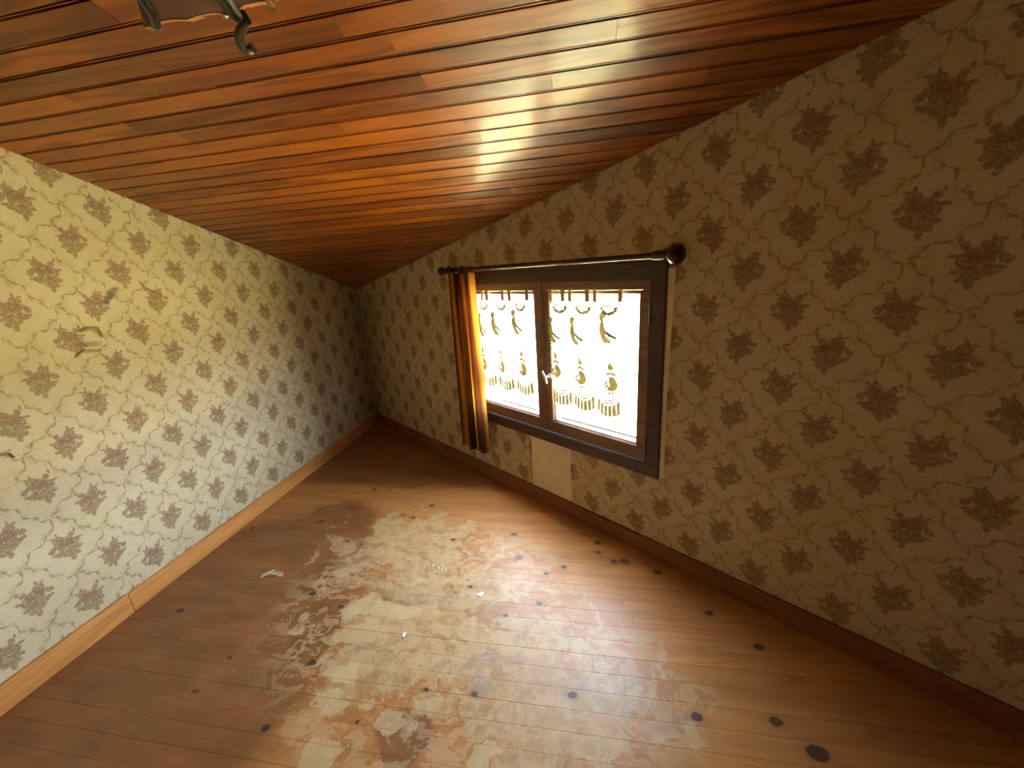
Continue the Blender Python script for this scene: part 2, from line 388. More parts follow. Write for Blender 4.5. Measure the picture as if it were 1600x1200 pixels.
def left_local(px, py):
    p = on_left(px, py); return (Vector((p.x, p.y, 0))-PE).dot((PC-PE).normalized()), p.z
sA = left_local(172, 462); sB = left_local(126, 540); sC = left_local(0, 712)
wl, _ = wall('wall_left', PE, PC, wallpaper('wallpaper_left', LL-2.33, .185,
        [(sA[0], sA[1], .075, .022, .75, .75), (sB[0]+.03, sB[1], .07, .018, -.1, .45), (sC[0], sC[1], .06, .008, .3, .5)]))
wb, _ = wall('wall_back', PF, PE, plain('back_wall_bounce_tone', lin(168, 138, 100), .8))  # unseen wall; its mid tone is made up to balance bounced light
wr, _ = wall('wall_right', PD, PF, M['darkwood'])  # unseen wall; dark finish made up to bounce less light to the right
ww, _ = wall('wall_window', PC, PD, wallpaper('wallpaper_window', 3.341, .443), (WX0-PC.x, WX1-PC.x, WZ0, WZ1))

# unseen dark panel added behind the viewer to cut bounced light on the right
bm = nb(); box(bm, .12, 1.45, -.045, -.002, .0, 2.05, .004); dr = obj('added_dark_panel', bm, M['darkwood']); dr.location = PF
dd = (PE-PF).normalized(); dr.rotation_euler = (0, 0, math.atan2(dd.y, dd.x)); dr['kind'] = 'structure'
# floor and ceiling backing
bm = nb(); prism(bm, [p + Vector((0, 0, -.021)) for p in (PC, PD, PF, PE)], Vector((0, 0, -.12)))
fl = obj('floor', bm, M['darkwood']); fl['kind'] = 'structure'
nrm = Vector((-SL*V.x, -SL*V.y, 1)).normalized()
bm = nb(); prism(bm, [Vector((p.x, p.y, ceil_z(p))) + nrm*.016 for p in (PC, PD, PF, PE)], nrm*.1)
ce = obj('ceiling', bm, M['darkwood']); ce['kind'] = 'structure'

PITCH = .0715
def clip_room(bm, M4, eps=.001):
    """cut a board (local mesh, M4 = its matrix) by the slanted window wall"""
    inv = M4.inverted(); co = inv @ Vector((0, YW-eps, 0)); no = (inv.to_3x3() @ Vector((0, 1, 0))).normalized()
    r = bmesh.ops.bisect_plane(bm, geom=bm.verts[:]+bm.edges[:]+bm.faces[:], plane_co=co, plane_no=no, clear_outer=True)
    ed = [e for e in r['geom_cut'] if isinstance(e, bmesh.types.BMEdge)]
    if ed:
        try: bmesh.ops.contextual_create(bm, geom=ed)
        except Exception: pass
def ceil_prof(w_):
    h = w_/2
    return [(-h+.0002, .007), (-h+.0022, .007), (-h+.003, .0012), (-h+.0055, .0012), (-h+.0063, .007), (-h+.0092, .007), (-h+.0108, 0), (h-.0015, 0), (h-.0002, .0018), (h-.0002, .015), (-h+.0002, .015)]
def floor_prof(w_):
    h = w_/2-random.choice((.00003, .00005, .00008, .00015, .0003))
    return [(-h, -.0007), (-h+.0003, 0), (h-.0003, 0), (h, -.0005), (h, -.02), (-h, -.02)]
def board_rows(parent, name, mat, edge0, joints, ceilm, maxjit):
    k0 = int(math.floor((V.dot(PC)-edge0)/PITCH)); k1 = int(math.ceil((V1-edge0)/PITCH))
    kk = math.sqrt(1+SL*SL) if ceilm else 1
    w_ = PITCH*kk
    yl = -V
    if ceilm:
        vs = Vector((V.x, V.y, SL)).normalized(); yl = -vs; zl = B.cross(yl)
    else: zl = Vector((0, 0, 1))
    for k in range(k0, k1):
        prof = ceil_prof(w_) if ceilm else floor_prof(w_)
        va, vb = edge0+k*PITCH, edge0+(k+1)*PITCH
        vc = (va+vb)/2
        vlo, vhi = va, vb
        if va >= V1: continue
        # the row's extent along B
        blo = B0+.001
        # window wall y = YW : b*B.y + v*V.y = YW
        bmax = min(B1-.001, (YW - vb*V.y)/B.y + .02) if vb*V.y < YW else blo
        bmax = min(B1-.001, max((YW - va*V.y)/B.y, (YW - vb*V.y)/B.y) + .02)
        if bmax - blo < .01: continue
        js = sorted(b_ for (b_, v_) in joints if va <= v_ < vb)
        cuts = [blo]; 
        if js:
            if js[0]-blo > 1.7: cuts.append(js[0]-1.1-.3*random.random())
            cuts += js
            nx = js[-1] + random.uniform(1.0, 1.9)
        else: nx = blo + random.uniform(.25, 1.9)
        while nx < bmax-.15: cuts.append(nx); nx += random.uniform(1.1, 2.2)
        cuts.append(bmax)
        cut_near = V1-.001
        for a, b_ in zip(cuts, cuts[1:]):
            g_ = .0004
            Ln = b_-a-2*g_
            if Ln < .02: continue
            bm = nb(); pts = [(y, z) for y, z in prof]
            A = [bm.verts.new((-Ln/2, y, z)) for y, z in pts]; Z = [bm.verts.new((Ln/2, y, z)) for y, z in pts]
            n_ = len(pts)
            bm.faces.new(A); bm.faces.new(Z[::-1])
            for i in range(n_): bm.faces.new((A[i], A[(i+1) % n_], Z[(i+1) % n_], Z[i]))
            c_ = B*((a+b_)/2) + V*vc; c_.z = (ceil_z(c_) if ceilm else 0) + random.uniform(-1, 1)*maxjit
            M4 = Matrix.Identity(4)
            for i in range(3): M4[i][0] = B[i]; M4[i][1] = yl[i]; M4[i][2] = zl[i]; M4[i][3] = c_[i]
            clip_room(bm, M4)
            if vb > cut_near:
                inv = M4.inverted()
                bmesh.ops.bisect_plane(bm, geom=bm.verts[:]+bm.edges[:]+bm.faces[:], plane_co=inv @ (V*cut_near), plane_no=(inv.to_3x3() @ V).normalized(), clear_outer=True)
            if len(bm.faces) < 3: bm.free(); continue
            o = obj(name, bm, mat, parent, mw=M4)
CJ = [(-.505, -1.233), (-.473, -1.376), (.101, -1.301), (-.084, -1.445), (-.376, -1.65), (-.851, -1.536), (-.387, -1.875), (-.337, -2.071), (-.62, -1.15)]
board_rows(ce, 'ceiling_board', M['ceil'], -1.34, CJ, True, .0004)
FJ = [(-.11, -1.03), (-1.0, -1.30), (.02, -1.17), (-.33, -1.33), (-.9, -1.6), (.2, -1.4)]
board_rows(fl, 'floor_board', M['floor'], -1.078, FJ, False, .0003)

# baseboards
def skirt(name, p0, p1, pieces, mat='skirt'):
    L = (p1-p0).length; d = (p1-p0).normalized(); ang = math.atan2(d.y, d.x)
    e = thing(name, p0, ang, kind='structure')
    for i, (a, b_, hh, t_) in enumerate(pieces):
        bm = nb(); pr = [(0, 0), (0, hh), (-t_+.004, hh), (-t_+.001, hh-.002), (-t_, hh-.006), (-t_, 0)]
        A = [bm.verts.new((a, y-.0005, z)) for y, z in pr]; Z = [bm.verts.new((b_, y-.0005, z)) for y, z in pr]; n_ = len(pr)
        bm.faces.new(A); bm.faces.new(Z[::-1])
        for j in range(n_): bm.faces.new((A[j], A[(j+1) % n_], Z[(j+1) % n_], Z[j]))
        obj('skirting_board', bm, M[mat], e)
    return e
jl = left_local(205, 950)[0]
skirt('baseboard_left', PE, PC, [(.02, jl-.003, .106, .020), (jl+.002, LL-.02, .10, .016)])
skirt('baseboard_window', PC, PD, [(.02, 3.0, .10, .016), (3.003, (PD-PC).length-.02, .10, .016)], 'skirt_shaded')
skirt('baseboard_back', PF, PE, [(1.46, (PE-PF).length-.02, .10, .016)])
skirt('baseboard_right', PD, PF, [(.02, (PF-PD).length-.02, .10, .016)])

# bare plaster where the paper is gone (under the window and along its right side)
def slab_on_wall(name, pts, mat, y0, t_, parent):
    bm = nb(); prism(bm, [Vector((x-PC.x, y0, z)) for x, z in pts], Vector((0, t_, 0)))
    return obj(name, bm, mat, parent)
o = slab_on_wall('bare_plaster', [(-1.640, .102), (-1.648, .25), (-1.636, .36), (-1.645, .462), (-1.318, .462), (-1.322, .30), (-1.314, .2), (-1.32, .102)], M['plaster'], -.0012, .003, ww)
o['label'] = 'bare plaster rectangle where the wallpaper is gone, under the window'
o = slab_on_wall('bare_plaster', [(-.776, .47), (-.752, .47), (-.756, .9), (-.75, 1.2), (-.744, 1.46), (-.776, 1.46)], M['plaster'], -.0012, .003, ww)
o['label'] = 'thin bare plaster strip along the right side of the window'
# raised torn lips of paper beside the patch
def flap(parent, pts, lift, mat=None, wdt=.012, outward=-1):
    """curled ribbon of loose paper on a wall: pts = (x, z) in wall coordinates"""
    bm = nb(); rows = []
    for i, (x, z) in enumerate(pts):
        a, b_ = pts[max(i-1, 0)], pts[min(i+1, len(pts)-1)]
        tx, tz = b_[0]-a[0], b_[1]-a[1]; l = math.hypot(tx, tz) or 1; nx, nz = -tz/l, tx/l
        f = math.sin(PI*(i+.4)/(len(pts)-.2)); ww_ = wdt*(.35+.65*f)
        rows.append([bm.verts.new((x+nx*ww_*s, -.0006 - lift*f*q, z+nz*ww_*s)) for s, q in ((0, 0), (.4, .35), (.8, .75), (.95, 1.1), (.8, 1.35))])
    for r, s in zip(rows, rows[1:]):
        for k in range(4): bm.faces.new((r[k], r[k+1], s[k+1], s[k]))
    return obj('paper_flap', bm, mat or M['torn'], parent, smooth=True)
for pts, lf in (([(-1.655, .44), (-1.66, .38), (-1.652, .33), (-1.658, .28), (-1.65, .2), (-1.655, .14)], .008), ([(-1.70, .41), (-1.705, .36), (-1.68, .33)], .006)):
    flap(ww, [(x-PC.x, z) for x, z in pts], lf)
def lp(*ps): return [left_local(*p) for p in ps]
flap(wl, lp((216, 440), (224, 452), (238, 458), (250, 460)), .010, wdt=.014)
flap(wl, lp((230, 472), (236, 477), (246, 476)), .008, wdt=.012)
flap(wl, lp((124, 520), (136, 517), (148, 516), (158, 528)), .010, wdt=.018)
flap(wl, lp((118, 560), (130, 552), (145, 551), (158, 549)), .012, wdt=.016)
flap(wl, lp((463, 567), (470, 564), (478, 563)), .006, wdt=.008)
flap(wl, lp((0, 713), (10, 711), (20, 717)), .008, wdt=.012)

# ------------------------------------------------------------------ window
win = thing('window_1', (0, 0, 0), kind='structure')
def wbox(name, x0, x1, y0, y1, z0, z1, mat, parent=win, bev=.003):
    cx, cy, cz = (x0+x1)/2, (y0+y1)/2, (z0+z1)/2
    bm = nb(); box(bm, x0-cx, x1-cx, y0-cy, y1-cy, z0-cz, z1-cz, bev)
    o = obj(name, bm, mat, parent); 
    pw = parent.get('_w', (0, 0, 0)); o.location = (cx, cy, cz)
    return o
fy0, fy1 = YW-.014, YW+.06
FW = .065
frame = bm = nb()
for (x0, x1, z0, z1) in ((WX0, WX1, WZ1-FW, WZ1), (WX0, WX1, WZ0, WZ0+FW), (WX0, WX0+FW, WZ0+FW, WZ1-FW), (WX1-FW, WX1, WZ0+FW, WZ1-FW)):
    box(bm, x0, x1, fy0, fy1, z0, z1, .003)
# inner stepped lip
l = .014
for (x0, x1, z0, z1) in ((WX0+FW-.001, WX1-FW+.001, WZ1-FW-l, WZ1-FW+.001), (WX0+FW-.001, WX0+FW+l, WZ0+FW, WZ1-FW-l), (WX1-FW-l, WX1-FW+.001, WZ0+FW, WZ1-FW-l)):
    box(bm, x0, x1, fy0+.012, fy1, z0, z1, .002)
obj('window_frame', bm, M['darkwood'], win)
XM = -1.503
def sash(x0, x1, gx0, gx1):
    sy0, sy1 = YW+.004, YW+.045; z0, z1 = .531, 1.418; gz0, gz1 = .603, 1.358
    bm = nb()
    box(bm, x0, x1, sy0, sy1, gz1, z1, .004); box(bm, x0, x1, sy0, sy1, z0, gz0, .004)
    box(bm, x0, gx0, sy0, sy1, gz0-.002, gz1+.002, .004); box(bm, gx1, x1, sy0, sy1, gz0-.002, gz1+.002, .004)
    s = obj('sash', bm, M['sash'], win)
    bm = nb()   # glazing bead
    for (a, b_, c_, d_) in ((gx0-.002, gx1+.002, gz1-.008, gz1+.001), (gx0-.002, gx1+.002, gz0-.001, gz0+.008), (gx0-.001, gx0+.008, gz0, gz1), (gx1-.008, gx1+.001, gz0, gz1)):
        box(bm, a, b_, sy0+.012, sy1-.004, c_, d_, .002)
    obj('glazing_bead', bm, M['sash'], s)
    bm = nb(); box(bm, gx0+.004, gx1-.004, sy0+.022, sy0+.026, gz0+.004, gz1-.004)
    obj('pane', bm, M['glass'], s)
    return s
sash(-2.158, XM-.002, -2.098, -1.566)
s2 = sash(XM+.002, -.852, -1.444, -.905)
# covering strip where the sashes meet
wbox('meeting_bead', XM-.016, XM+.010, YW-.006, YW+.006, .533, 1.416, M['sash'], bev=.004)
# hinges
for z in (.62, 1.27):
    bm = nb(); tube(bm, [(-.846, YW-.010, z-.045), (-.846, YW-.010, z+.045)], .006, 10)
    tube(bm, [(-.846, YW-.010, z+.045), (-.846, YW-.010, z+.054)], [.004, .002], 8); obj('hinge', bm, M['darkwood'], win, smooth=True)
# handle
hd = on_y(856, 588, YW-.02)
bm = nb(); tube(bm, [(hd.x, YW-.006, hd.z), (hd.x, YW-.011, hd.z)], .016, 20); tube(bm, [(hd.x, YW-.011, hd.z), (hd.x, YW-.04, hd.z)], [.007, .006], 12)
h_ = obj('handle_base', bm, M['chrome'], win, smooth=True)
bm = nb(); tube(bm, [(hd.x-.02, YW-.042, hd.z+.034), (hd.x-.010, YW-.046, hd.z+.016), (hd.x, YW-.046, hd.z), (hd.x+.006, YW-.046, hd.z-.018), (hd.x+.010, YW-.042, hd.z-.036)], [.004, .008, .009, .008, .005], 12)
obj('handle_lever', bm, M['chrome'], win, smooth=True)['label'] = 'pale metal T handle'
# outer sill
wbox('outer_sill', WX0-.03, WX1+.03, YW+.075, YW+TK+.03, WZ0-.04, WZ0-.001, M['roofm'], bev=.004)

# ------------------------------------------------------------------ curtain rod
RY = YW-.085
ra = on_y(694, 423, RY); rb = on_y(1040, 399, RY); rz = (ra.z+rb.z)/2
rod = thing('curtain_rod', (ra.x, RY, rz), label='dark turned wooden curtain rod with ball ends mounted above the window', cat='curtain rod')
def ro(name, bm, mat): 
    for v in bm.verts: v.co -= Vector((ra.x, RY, rz))
    return obj(name, bm, mat, rod, smooth=True)
bm = nb(); tube(bm, [(ra.x, RY, rz), (rb.x, RY, rz)], .0125, 20); ro('pole', bm, M['rodm'])
for x, s in ((ra.x, -1), (rb.x, 1)):
    bm = nb()
    prof = [(-.055, .0135), (-.053, .018), (-.03, .020), (.0, .019), (.004, .014), (.010, .014), (.014, .022)]
    if s > 0:
        prof += [(.018, .030), (.026, .037), (.038, .042), (.050, .041), (.062, .035), (.071, .025), (.075, .012), (.076, .002)]
    else:
        prof += [(.02, .026), (.03, .028), (.042, .026), (.05, .018), (.053, .004)]
    tube(bm, [(x+s*a, RY, rz) for a, r in prof], [r for a, r in prof], 24); ro('finial', bm, M['finial'])
for x in (ra.x+.085, rb.x-.02):
    bm = nb(); tube(bm, [(x, YW-.001, rz), (x, YW-.008, rz)], .028, 20); tube(bm, [(x, YW-.008, rz), (x, RY+.012, rz)], [.011, .010], 12)
    tube(bm, [(x-.012, RY, rz), (x+.012, RY, rz)], .0195, 18); ro('bracket', bm, M['finial'])
bm = nb(); tube(bm, [(ra.x+.055, RY, rz+.012), (ra.x+.055, RY, rz+.03)], [.012, .009], 12); ro('stop_knob', bm, M['finial'])

# ------------------------------------------------------------------ ochre curtain, gathered to the left
def curtain():
    N, K = 120, 24
    tl = on_y(701, 430, RY).x; tr = on_y(739, 430, RY).x; bl = on_y(726, 700, RY).x; br = on_y(764, 700, RY).x
    zt = rz-.022; zb = on_y(745, 700, RY).z
    org = Vector(((tl+tr)/2, RY, zb))
    bm = nb(); uvl = bm.loops.layers.uv.new('UVMap'); g_ = []
    for j in range(K+1):
        f = j/K; z = zt+(zb-zt)*f; row = []
        for i in range(N+1):
            u = i/N
            x = (tl+(tr-tl)*u)*(1-f)+(bl+(br-bl)*u)*f
            amp = .024+.012*f
            ph = u*2*PI*5.5 + .7*math.sin(f*2.2) + 1.3*math.sin(u*5)
            y = RY + amp*math.sin(ph)*(.75+.25*math.sin(u*17)) + .006*math.sin(u*60+f*3)
            x += .010*math.cos(ph*1.0)*(.3+f)
            zz = z + (0 if 0 < f < 1 else .004*math.sin(ph*1.3))
            row.append(bm.verts.new(Vector((x, y, zz))-org))
        g_.append(row)
    for j in range(K):
        for i in range(N):
            f_ = bm.faces.new((g_[j][i], g_[j][i+1], g_[j+1][i+1], g_[j+1][i])); f_.smooth = True
            for lp_, (ii, jj) in zip(f_.loops, ((i, j), (i+1, j), (i+1, j+1), (i, j+1))): lp_[uvl].uv = (ii/N, jj/K)
    e = thing('curtain', org, label='narrow ochre and brown striped curtain gathered at the left end of the rod', cat='curtain')
    o = obj('cloth', bm, M['curtain'], e, smooth=True)
    # hanging rings
    for u in (.12, .36, .6, .86):
        x = tl+(tr-tl)*u - org.x; bm = nb(); pts = []
        for k in range(25):
            a = 2*PI*k/24; pts.append(Vector((x, .0215*math.sin(a), rz-org.z-.004+.0215*math.cos(a))))
        tube(bm, pts, .0028, 8, up=Vector((1, 0, 0))); obj('ring', bm, M['finial'], e, smooth=True)
curtain()

# ------------------------------------------------------------------ lace curtains
def lace(pxl, pxr, tabs_px, pzb, label, seed, nrep, geese_px, low_px):
    rnd = random.Random(seed)
    LY = YW-.006
    zt = 1.372
    x0 = on_y(pxl, 470, LY).x; x1 = on_y(pxr, 470, LY).x
    W = x1-x0; org = Vector(((x0+x1)/2, LY, zt))
    ztop = 1.318; zbot = pzb
    def wave(x): return .006*math.sin((x-x0)/W*2*PI*nrep+seed)
    e = thing('lace_curtain', org, label=label, cat='lace curtain', group='lace half curtains on the window')
    def P(x, z, off=0): return Vector((x, LY+wave(x)-off, z))-org
    def poly(bm, pts, off=.0045, th=.0012):
        prism(bm, [P(x, z, off) for x, z in pts], Vector((0, th, 0)))
    # wire rod
    bm = nb(); tube(bm, [Vector((x0-.02, LY, zt))-org, Vector((x1+(.1 if seed > 1 else .02), LY, zt))-org], .003, 8)
    obj('wire_rod', bm, M['chrome'], e, smooth=True)
    # net with a scalloped foot
    bm = nb(); nx, nz = 64, 16; g_ = []
    per = W/nrep
    def foot(x): return zbot + .028*(1-abs(math.sin(PI*((x-x0)/per))))
    for j in range(nz+1):
        g_.append([bm.verts.new(P(x0+W*i/nx, ztop+(foot(x0+W*i/nx)+.03-ztop)*j/nz)) for i in range(nx+1)])
    for j in range(nz):
        for i in range(nx): bm.faces.new((g_[j][i], g_[j][i+1], g_[j+1][i+1], g_[j+1][i]))
    obj('net', bm, M['net'], e, smooth=True)
    # tabs
    for tp_ in tabs_px:
        x = on_y(tp_, 466, LY).x; bm = nb(); h = .0115
        poly(bm, [(x-h, ztop-.004), (x+h, ztop-.004), (x+h, ztop+.06), (x-h, ztop+.06)], .006)
        tb = obj('tab', bm, M['tab'], e)
        bm = nb(); prism(bm, [P(x+a, ztop+.024+b_, .0066) for a, b_ in ((0, -.013), (.0035, 0), (0, .013), (-.0035, 0))], Vector((0, .0006, 0))); obj('diamond', bm, M['net'], tb)
    # header scrolls
    bm = nb()
    def stroke(pts, w_=.006, off=.0045):
        for (ax, az), (bx, bz) in zip(pts, pts[1:]):
            dx, dz = bx-ax, bz-az; l_ = math.hypot(dx, dz) or 1; nx_, nz_ = -dz/l_*w_/2, dx/l_*w_/2
            poly(bm, [(ax-nx_, az-nz_), (bx-nx_, bz-nz_), (bx+nx_, bz+nz_), (ax+nx_, az+nz_)], off)
    for r in range(nrep):
        a = x0+per*r
        stroke([(a+per*t_/10, ztop-.004-.02*math.sin(PI*t_/10)) for t_ in range(11)], .006)
        for k in range(5):
            cx = a+per*(.1+.2*k); stroke([(cx+.008*math.cos(t_*PI/4), ztop-.016-.012*(k % 2)+.007*math.sin(t_*PI/4)) for t_ in range(9)], .0045)
    obj('header_scroll', bm, M['lace'], e)
    for r in range(nrep):
        a = x0+per*(r+.5)
        bm = nb()
        for k in range(9):
            ang = PI*(1.1+.8*k/8); R_ = .036
            cx, cz = a+R_*1.1*math.cos(ang), ztop-.024+R_*math.sin(ang); s_ = .013
            poly(bm, [(cx+s_*math.cos(t_*PI/3+k)*(1.2 if t_ % 2 else .5), cz+s_*math.sin(t_*PI/3+k)*(1.2 if t_ % 2 else .6)) for t_ in range(6)])
        obj('garland', bm, M['lace'], e)
    # geese
    def goose(x, z, s, upper):
        bm = nb()
        def pg(pts, off=.0045): poly(bm, [(x+a*s, z+b_*s) for a, b_ in pts], off)
        if upper:   # neck, breast edge and swept tail feathers
            pg([(-.022, .058), (-.012, .068), (.002, .066), (.008, .054), (-.002, .046), (-.014, .036), (-.022, .044)])
            pg([(-.020, .030), (-.012, .026), (-.004, .004), (.010, -.018), (.030, -.034), (.022, -.042), (-.002, -.040), (-.014, -.020), (-.022, .004)])
            pg([(.004, -.006), (.018, -.014), (.040, -.020), (.034, -.012), (.014, .000)])
            pg([(-.014, .040), (-.002, .044), (.002, .020), (.012, -.004), (.004, -.012), (-.010, .010), (-.018, .024)])
            pg([(.006, .004), (.014, .002), (.030, -.010), (.048, -.016), (.040, -.024), (.016, -.016)])
            pg([(.028, -.024), (.050, -.026), (.044, -.018)])
            pg([(.000, -.042), (.006, -.052), (.012, -.042)]); pg([(.016, -.043), (.022, -.053), (.026, -.043)])
        else:
            pg([(-.012, .050), (-.002, .062), (.004, .052), (.012, .040), (.002, .030), (-.010, .034)])
            pg([(-.018, .020), (-.004, .026), (.006, .026), (.024, .016), (.020, .012), (.004, .018), (-.014, .012)])     # bow
            pg([(.004, .022), (.026, .004), (.022, .000), (.004, .016)])
            body = [(-.006, .010), (.010, .008), (.022, -.006), (.027, -.022), (.022, -.038), (.008, -.047), (-.008, -.046), (-.014, -.036), (-.002, -.024), (-.008, -.010)]
            pg(body)
            pg([(-.012, -.006), (-.022, -.014), (-.029, -.026), (-.024, -.030), (-.014, -.020), (-.008, -.012)])
            pg([(-.010, -.018), (-.026, -.034), (-.020, -.040), (-.010, -.032), (-.006, -.024)])
            pg([(.000, -.047), (.010, -.060), (.024, -.064), (.014, -.056), (.008, -.048)]); pg([(-.010, -.047), (-.004, -.060), (.006, -.062), (-.002, -.052)])
        return bm
    for gx, gy, s in geese_px:
        p = on_y(gx, gy, LY); obj('goose', goose(p.x, p.z, s, True), M['lace'], e)
    for gx, gy, s in low_px:
        p = on_y(gx, gy, LY); obj('goose', goose(p.x, p.z, s, False), M['lace'], e)
    # dotted ladders
    for r in range(nrep):
        x = x0+per*(r+.98) if r < nrep-1 else x0+per*.02
        bm = nb()
        for k in range(26):
            z = ztop-.10-k*.016
            if z < zbot+.14: break
            poly(bm, [(x-.006, z), (x+.006, z+.002), (x+.006, z+.009), (x-.006, z+.007)])
        obj('ladder_stitch', bm, M['lace'], e)
    # swag and pleated fans
    for r in range(nrep):
        a = x0+per*(r+.5); hw = per*.46
        bm = nb(); zc = zbot+.105
        for q in (0, .016):
            for k in range(12):
                t0, t1 = -1+2*k/12, -1+2*(k+1)/12
                f0, f1 = zc+q-.04*(1-t0*t0), zc+q-.04*(1-t1*t1)
                poly(bm, [(a+hw*t0, f0), (a+hw*t1, f1), (a+hw*t1, f1+.009), (a+hw*t0, f0+.009)])
        for k in range(7):
            xx = a+hw*(-.8+.26*k); zz_ = zc+.02+.012*rnd.random(); poly(bm, [(xx, zz_), (xx+.008, zz_-.008), (xx+.016, zz_+.002), (xx+.006, zz_+.006)])
        obj('swag', bm, M['lace'], e)
        bm = nb(); n_ = 6
        for k in range(n_):
            t0 = -1+2*(k+.04)/n_; t1 = -1+2*(k+.92)/n_
            ztp = lambda t_: zc-.008-.04*(1-t_*t_)
            zbt = lambda t_: zbot+.045-.045*math.sqrt(max(0, 1-t_*t_*.9))
            poly(bm, [(a+hw*t0*.93, ztp(t0)), (a+hw*t1*.93, ztp(t1)), (a+hw*t1, zbt(t1)), (a+hw*(t0+t1)/2, zbt((t0+t1)/2)-.003), (a+hw*t0, zbt(t0))])
        obj('pleated_fan', bm, M['lace'], e)
    # grey foot print
    return e
lace(743, 829, [755, 762, 787, 796, 824], on_y(800, 610, YW).z, 'lace half curtain with goose motifs on the left window pane', 1, 3,
     [(752, 512, 1.4), (773, 510, 1.4), (805, 508, 1.4)], [(756, 562, 1.5), (784, 566, 1.45), (817, 569, 1.55)])
lace(858, 974, [861, 880, 890, 918, 929, 969], on_y(915, 640, YW).z, 'lace half curtain with goose motifs on the right window pane', 2.2, 3,
     [(863, 520, 1.3), (897, 522, 1.35), (945, 518, 1.4)], [(870, 572, 1.4), (908, 582, 1.4), (955, 592, 1.4)])

# ------------------------------------------------------------------ hanging fixture at the top edge
def on_z(px, py, z):
    d = ray(px, py); return d*((z-1.5)/d.z) + Vector((0, 0, 1.5))
FZ = 2.06
base = on_z(330, -30, FZ)
fx = thing('ceiling_light', base, label='rustic dark wood and black wrought iron ceiling fixture cut off by the top edge', cat='ceiling light')
def fo(name, bm, mat, smooth=False):
    for v in bm.verts: v.co -= base
    return obj(name, bm, mat, fx, smooth=smooth)
# plank with a live edge; lower outline follows the photo
low = [(226, 44), (252, 33), (270, 30), (292, 31), (312, 24), (336, 20), (352, 22), (372, 16), (382, 8), (400, 4), (418, 2), (436, -6)]
lowp = [on_z(x, y, FZ) for x, y in low]
back = V*.13
bm = nb()
for zt_, th_, sh in ((0, .035, 0),):
    prism(bm, lowp + [on_z(440, -70, FZ), on_z(204, -45, FZ)], Vector((0, 0, .05)))
fo('plank', bm, M['fixwood'])
bm = nb()
for a, b_ in zip(lowp, lowp[1:]):
    j_ = .003*math.sin(a.x*300); prism(bm, [a-V*(.014+j_)+Vector((0, 0, .004)), b_-V*(.014+j_)+Vector((0, 0, .004)), b_+V*.002-Vector((0, 0, .001)), a+V*.002-Vector((0, 0, .001))], Vector((0, 0, .03)))
fo('bark_edge', bm, M['fixedge'])['label'] = 'pale rough-cut edge'
def strap(pts, wd, th):
    bm = nb(); tube(bm, pts, [(wd, th)]*(len(pts)-1)+[(wd*.8, th)], 10); return bm
def Z(x, y, dz=0): return on_z(x, y, FZ-.012-dz)
fo('iron_strap', strap([Z(205, -30), Z(222, -4), Z(236, 18), Z(242, 36), Z(243, 40, -.02), Z(246, 36, -.06)], .010, .010), M['iron'], True)
fo('iron_strap', strap([Z(330, -40), Z(346, -10), Z(358, 8), Z(368, 24), Z(370, 27, -.02), Z(372, 24, -.06)], .014, .009), M['iron'], True)
hk = [(388, 33), (382, 38), (376, 47), (373, 58), (375, 68), (380, 76), (388, 78), (396, 74)]
bm = nb(); tube(bm, [on_z(x, y, FZ-.01+.004*i) for i, (x, y) in enumerate(hk)], [.006, .0085, .0095, .010, .010, .0095, .009, .011], 10)
p0 = on_z(388, 33, FZ-.01); tube(bm, [p0, p0+V*.03+Vector((0, 0, .03)), on_z(372, 12, FZ+.01)], [.005, .005, .005], 8)
fo('iron_hook', bm, M['iron'], True)
a = on_z(428, 10, FZ-.01)
bm = nb(); tube(bm, [a+Vector((0, 0, -.006)), a, a+V*.02+Vector((0, 0, .012)), a+V*.06+Vector((0, 0, .03))], [.004, .009, .010, .010], 14)
fo('brass_socket', bm, M['brass'], True)
for (x, y) in ((238, 44), (249, 45), (352, 26), (366, 31), (392, 83)):  # pale metal blobs added in place of white glints on the ironwork
    q = on_z(x, y, FZ-.004); bm = nb(); tube(bm, [q+Vector((0, 0, .006)), q, q-Vector((0, 0, .003))], [.0055, .006, .002], 8); fo('metal_glint', bm, M['chrome'], True)
c0 = on_z(330, -60, FZ+.05)
for dx in (-.1, .1):
    q = c0+B*dx; bm = nb(); tube(bm, [q, Vector((q.x, q.y, ceil_z(q)-.001))], .006, 8); fo('hanging_bar', bm, M['iron'], True)

# ------------------------------------------------------------------ scraps on the floor
def scrap(name, px, pts, th, label, cat, mat, lift=None):
    p = on_floor(*px, .0015); bm = nb()
    prism(bm, [Vector(on_floor(x, y, .0015))-p for x, y in pts], Vector((0, 0, th)))
    if lift:
        for v in bm.verts: v.co.z += lift*abs(math.sin(v.co.x*90+v.co.y*60))
    o = obj(name, bm, mat); o.location = p; tag(o, label, cat); return o
scrap('paper_scrap', (751, 929), [(744, 930), (752, 925), (757, 926), (752, 933)], .002, 'small white paper scrap in the middle of the floor, nearer the window', 'paper scrap', M['paperbit'])
scrap('paper_scrap', (631, 992), [(628, 995), (631, 988), (635, 989), (631.5, 996.5)], .002, 'tiny white paper scrap on the pale worn floor, nearest the viewer', 'paper scrap', M['paperbit'])
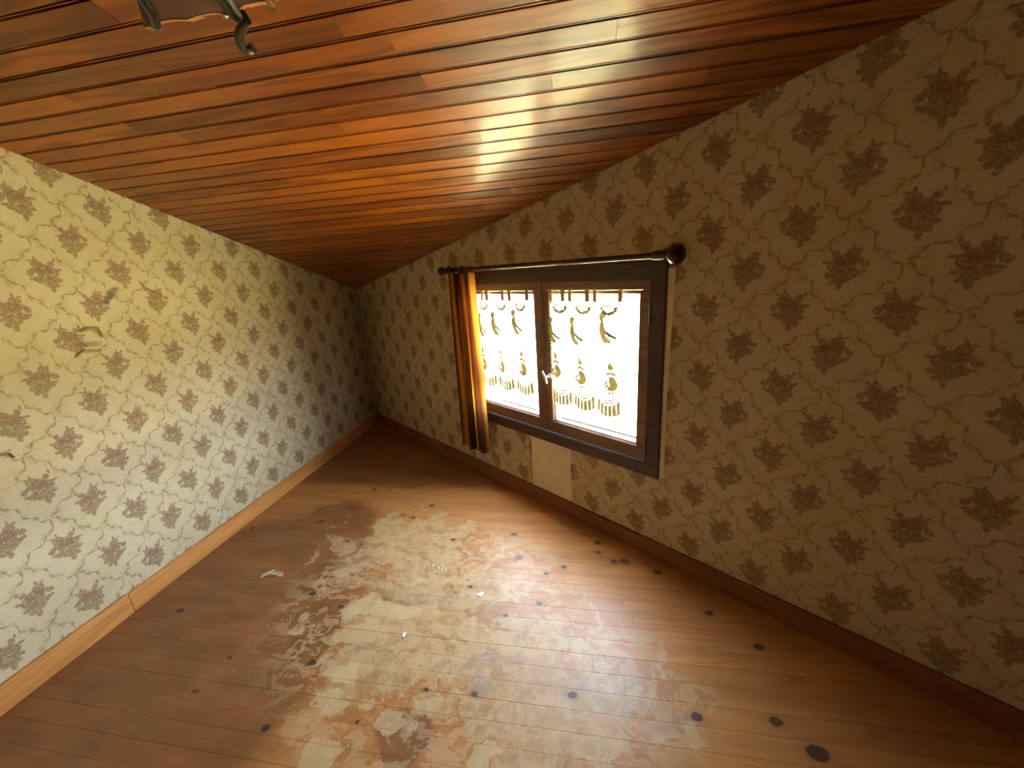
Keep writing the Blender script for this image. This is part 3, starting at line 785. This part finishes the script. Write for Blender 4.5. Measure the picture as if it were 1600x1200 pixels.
# crumpled film
p = on_floor(425, 897, .002)
cr = thing('crumpled_film', p, label='crumpled pale strip of torn film lying on the brown floor near the left wall', cat='debris')
def shard(pts, zs, name='film_shard'):
    bm = nb(); vs = [bm.verts.new(on_floor(x, y, z)-p) for (x, y), z in zip(pts, zs)]
    vs2 = [bm.verts.new(v.co+Vector((0, 0, .0015))) for v in vs]
    n_ = len(vs); bm.faces.new(vs); bm.faces.new(vs2[::-1])
    for i in range(n_): bm.faces.new((vs[i], vs2[i], vs2[(i+1) % n_], vs[(i+1) % n_]))
    bmesh.ops.triangulate(bm, faces=bm.faces[:])
    obj(name, bm, M['crumple'], cr)
shard([(405.5, 904), (411, 897), (420, 893), (428, 890.5), (431, 891), (424, 895), (416, 899), (410, 903)], [.001, .004, .012, .016, .012, .010, .008, .003])
shard([(417, 897), (424, 899), (423, 900), (418, 899)], [.006, .004, .003, .004])
shard([(424, 895), (433, 893), (443, 894), (438, 898), (430, 899), (423, 898)], [.006, .012, .012, .005, .003, .003])
shard([(431, 900), (436, 898), (442, 896), (443, 899), (440, 901.5), (433, 901.5)], [.001, .006, .010, .007, .003, .001])
p2 = on_floor(668, 886, .002)
rs = thing('glue_residue', p2, label='cluster of small pale raised glue flakes on the worn floor', cat='residue')
rn = random.Random(3)
for (x, y, s) in ((668, 884, 1), (676, 883, .8), (684, 887, 1.2), (689, 891, .8), (662, 886, .7), (695, 889, .6), (690, 884, .7)):
    c0 = on_floor(x, y, .001)-p2; bm = nb(); n_ = 8
    top = bm.verts.new(c0+Vector((0, 0, .006*s))); rg = [bm.verts.new(c0+Vector((.012*s*rn.uniform(.6, 1.4)*math.cos(2*PI*k/n_), .008*s*rn.uniform(.6, 1.3)*math.sin(2*PI*k/n_), 0))) for k in range(n_)]
    for k in range(n_): bm.faces.new((rg[k], rg[(k+1) % n_], top))
    bm.faces.new(rg[::-1]); obj('flake', bm, M['crumple'], rs)

# ------------------------------------------------------------------ outdoors (almost burnt out in the photograph)
bm = nb(); box(bm, -40, 40, -40, 40, -.2, 0); o = obj('ground', bm, M['ground']); o.location = (0, 30, -2.8); o['kind'] = 'structure'
# low railing outside the window
rl = thing('outdoor_railing', (-1.5, 2.5, -2.8), label='faint thin railing with slanted rods outside behind the window glass', cat='railing')
ry = 2.5
def rp(x, y): return on_y(x, y, ry)-Vector((-1.5, ry, -2.8))
def rtube(name, pts, r): bm = nb(); tube(bm, [rp(*q) for q in pts], r, 8); obj(name, bm, M['extgrey'], rl, smooth=True)
rtube('rail', [(786, 625), (839, 641)], .011); rtube('rail', [(876, 652), (995, 684)], .011)
rtube('rod', [(797, 606), (792, 623)], .005); rtube('rod', [(813, 616), (809, 629)], .005); rtube('rod', [(836, 608), (828, 633)], .005)
rtube('rod', [(969, 584), (975, 610), (963, 652)], .006)
for x in (786, 995):
    q = rp(x, 625 if x < 900 else 684); bm = nb(); tube(bm, [q, Vector((q.x, q.y, 0))], .006, 8); obj('post', bm, M['extgrey'], rl)
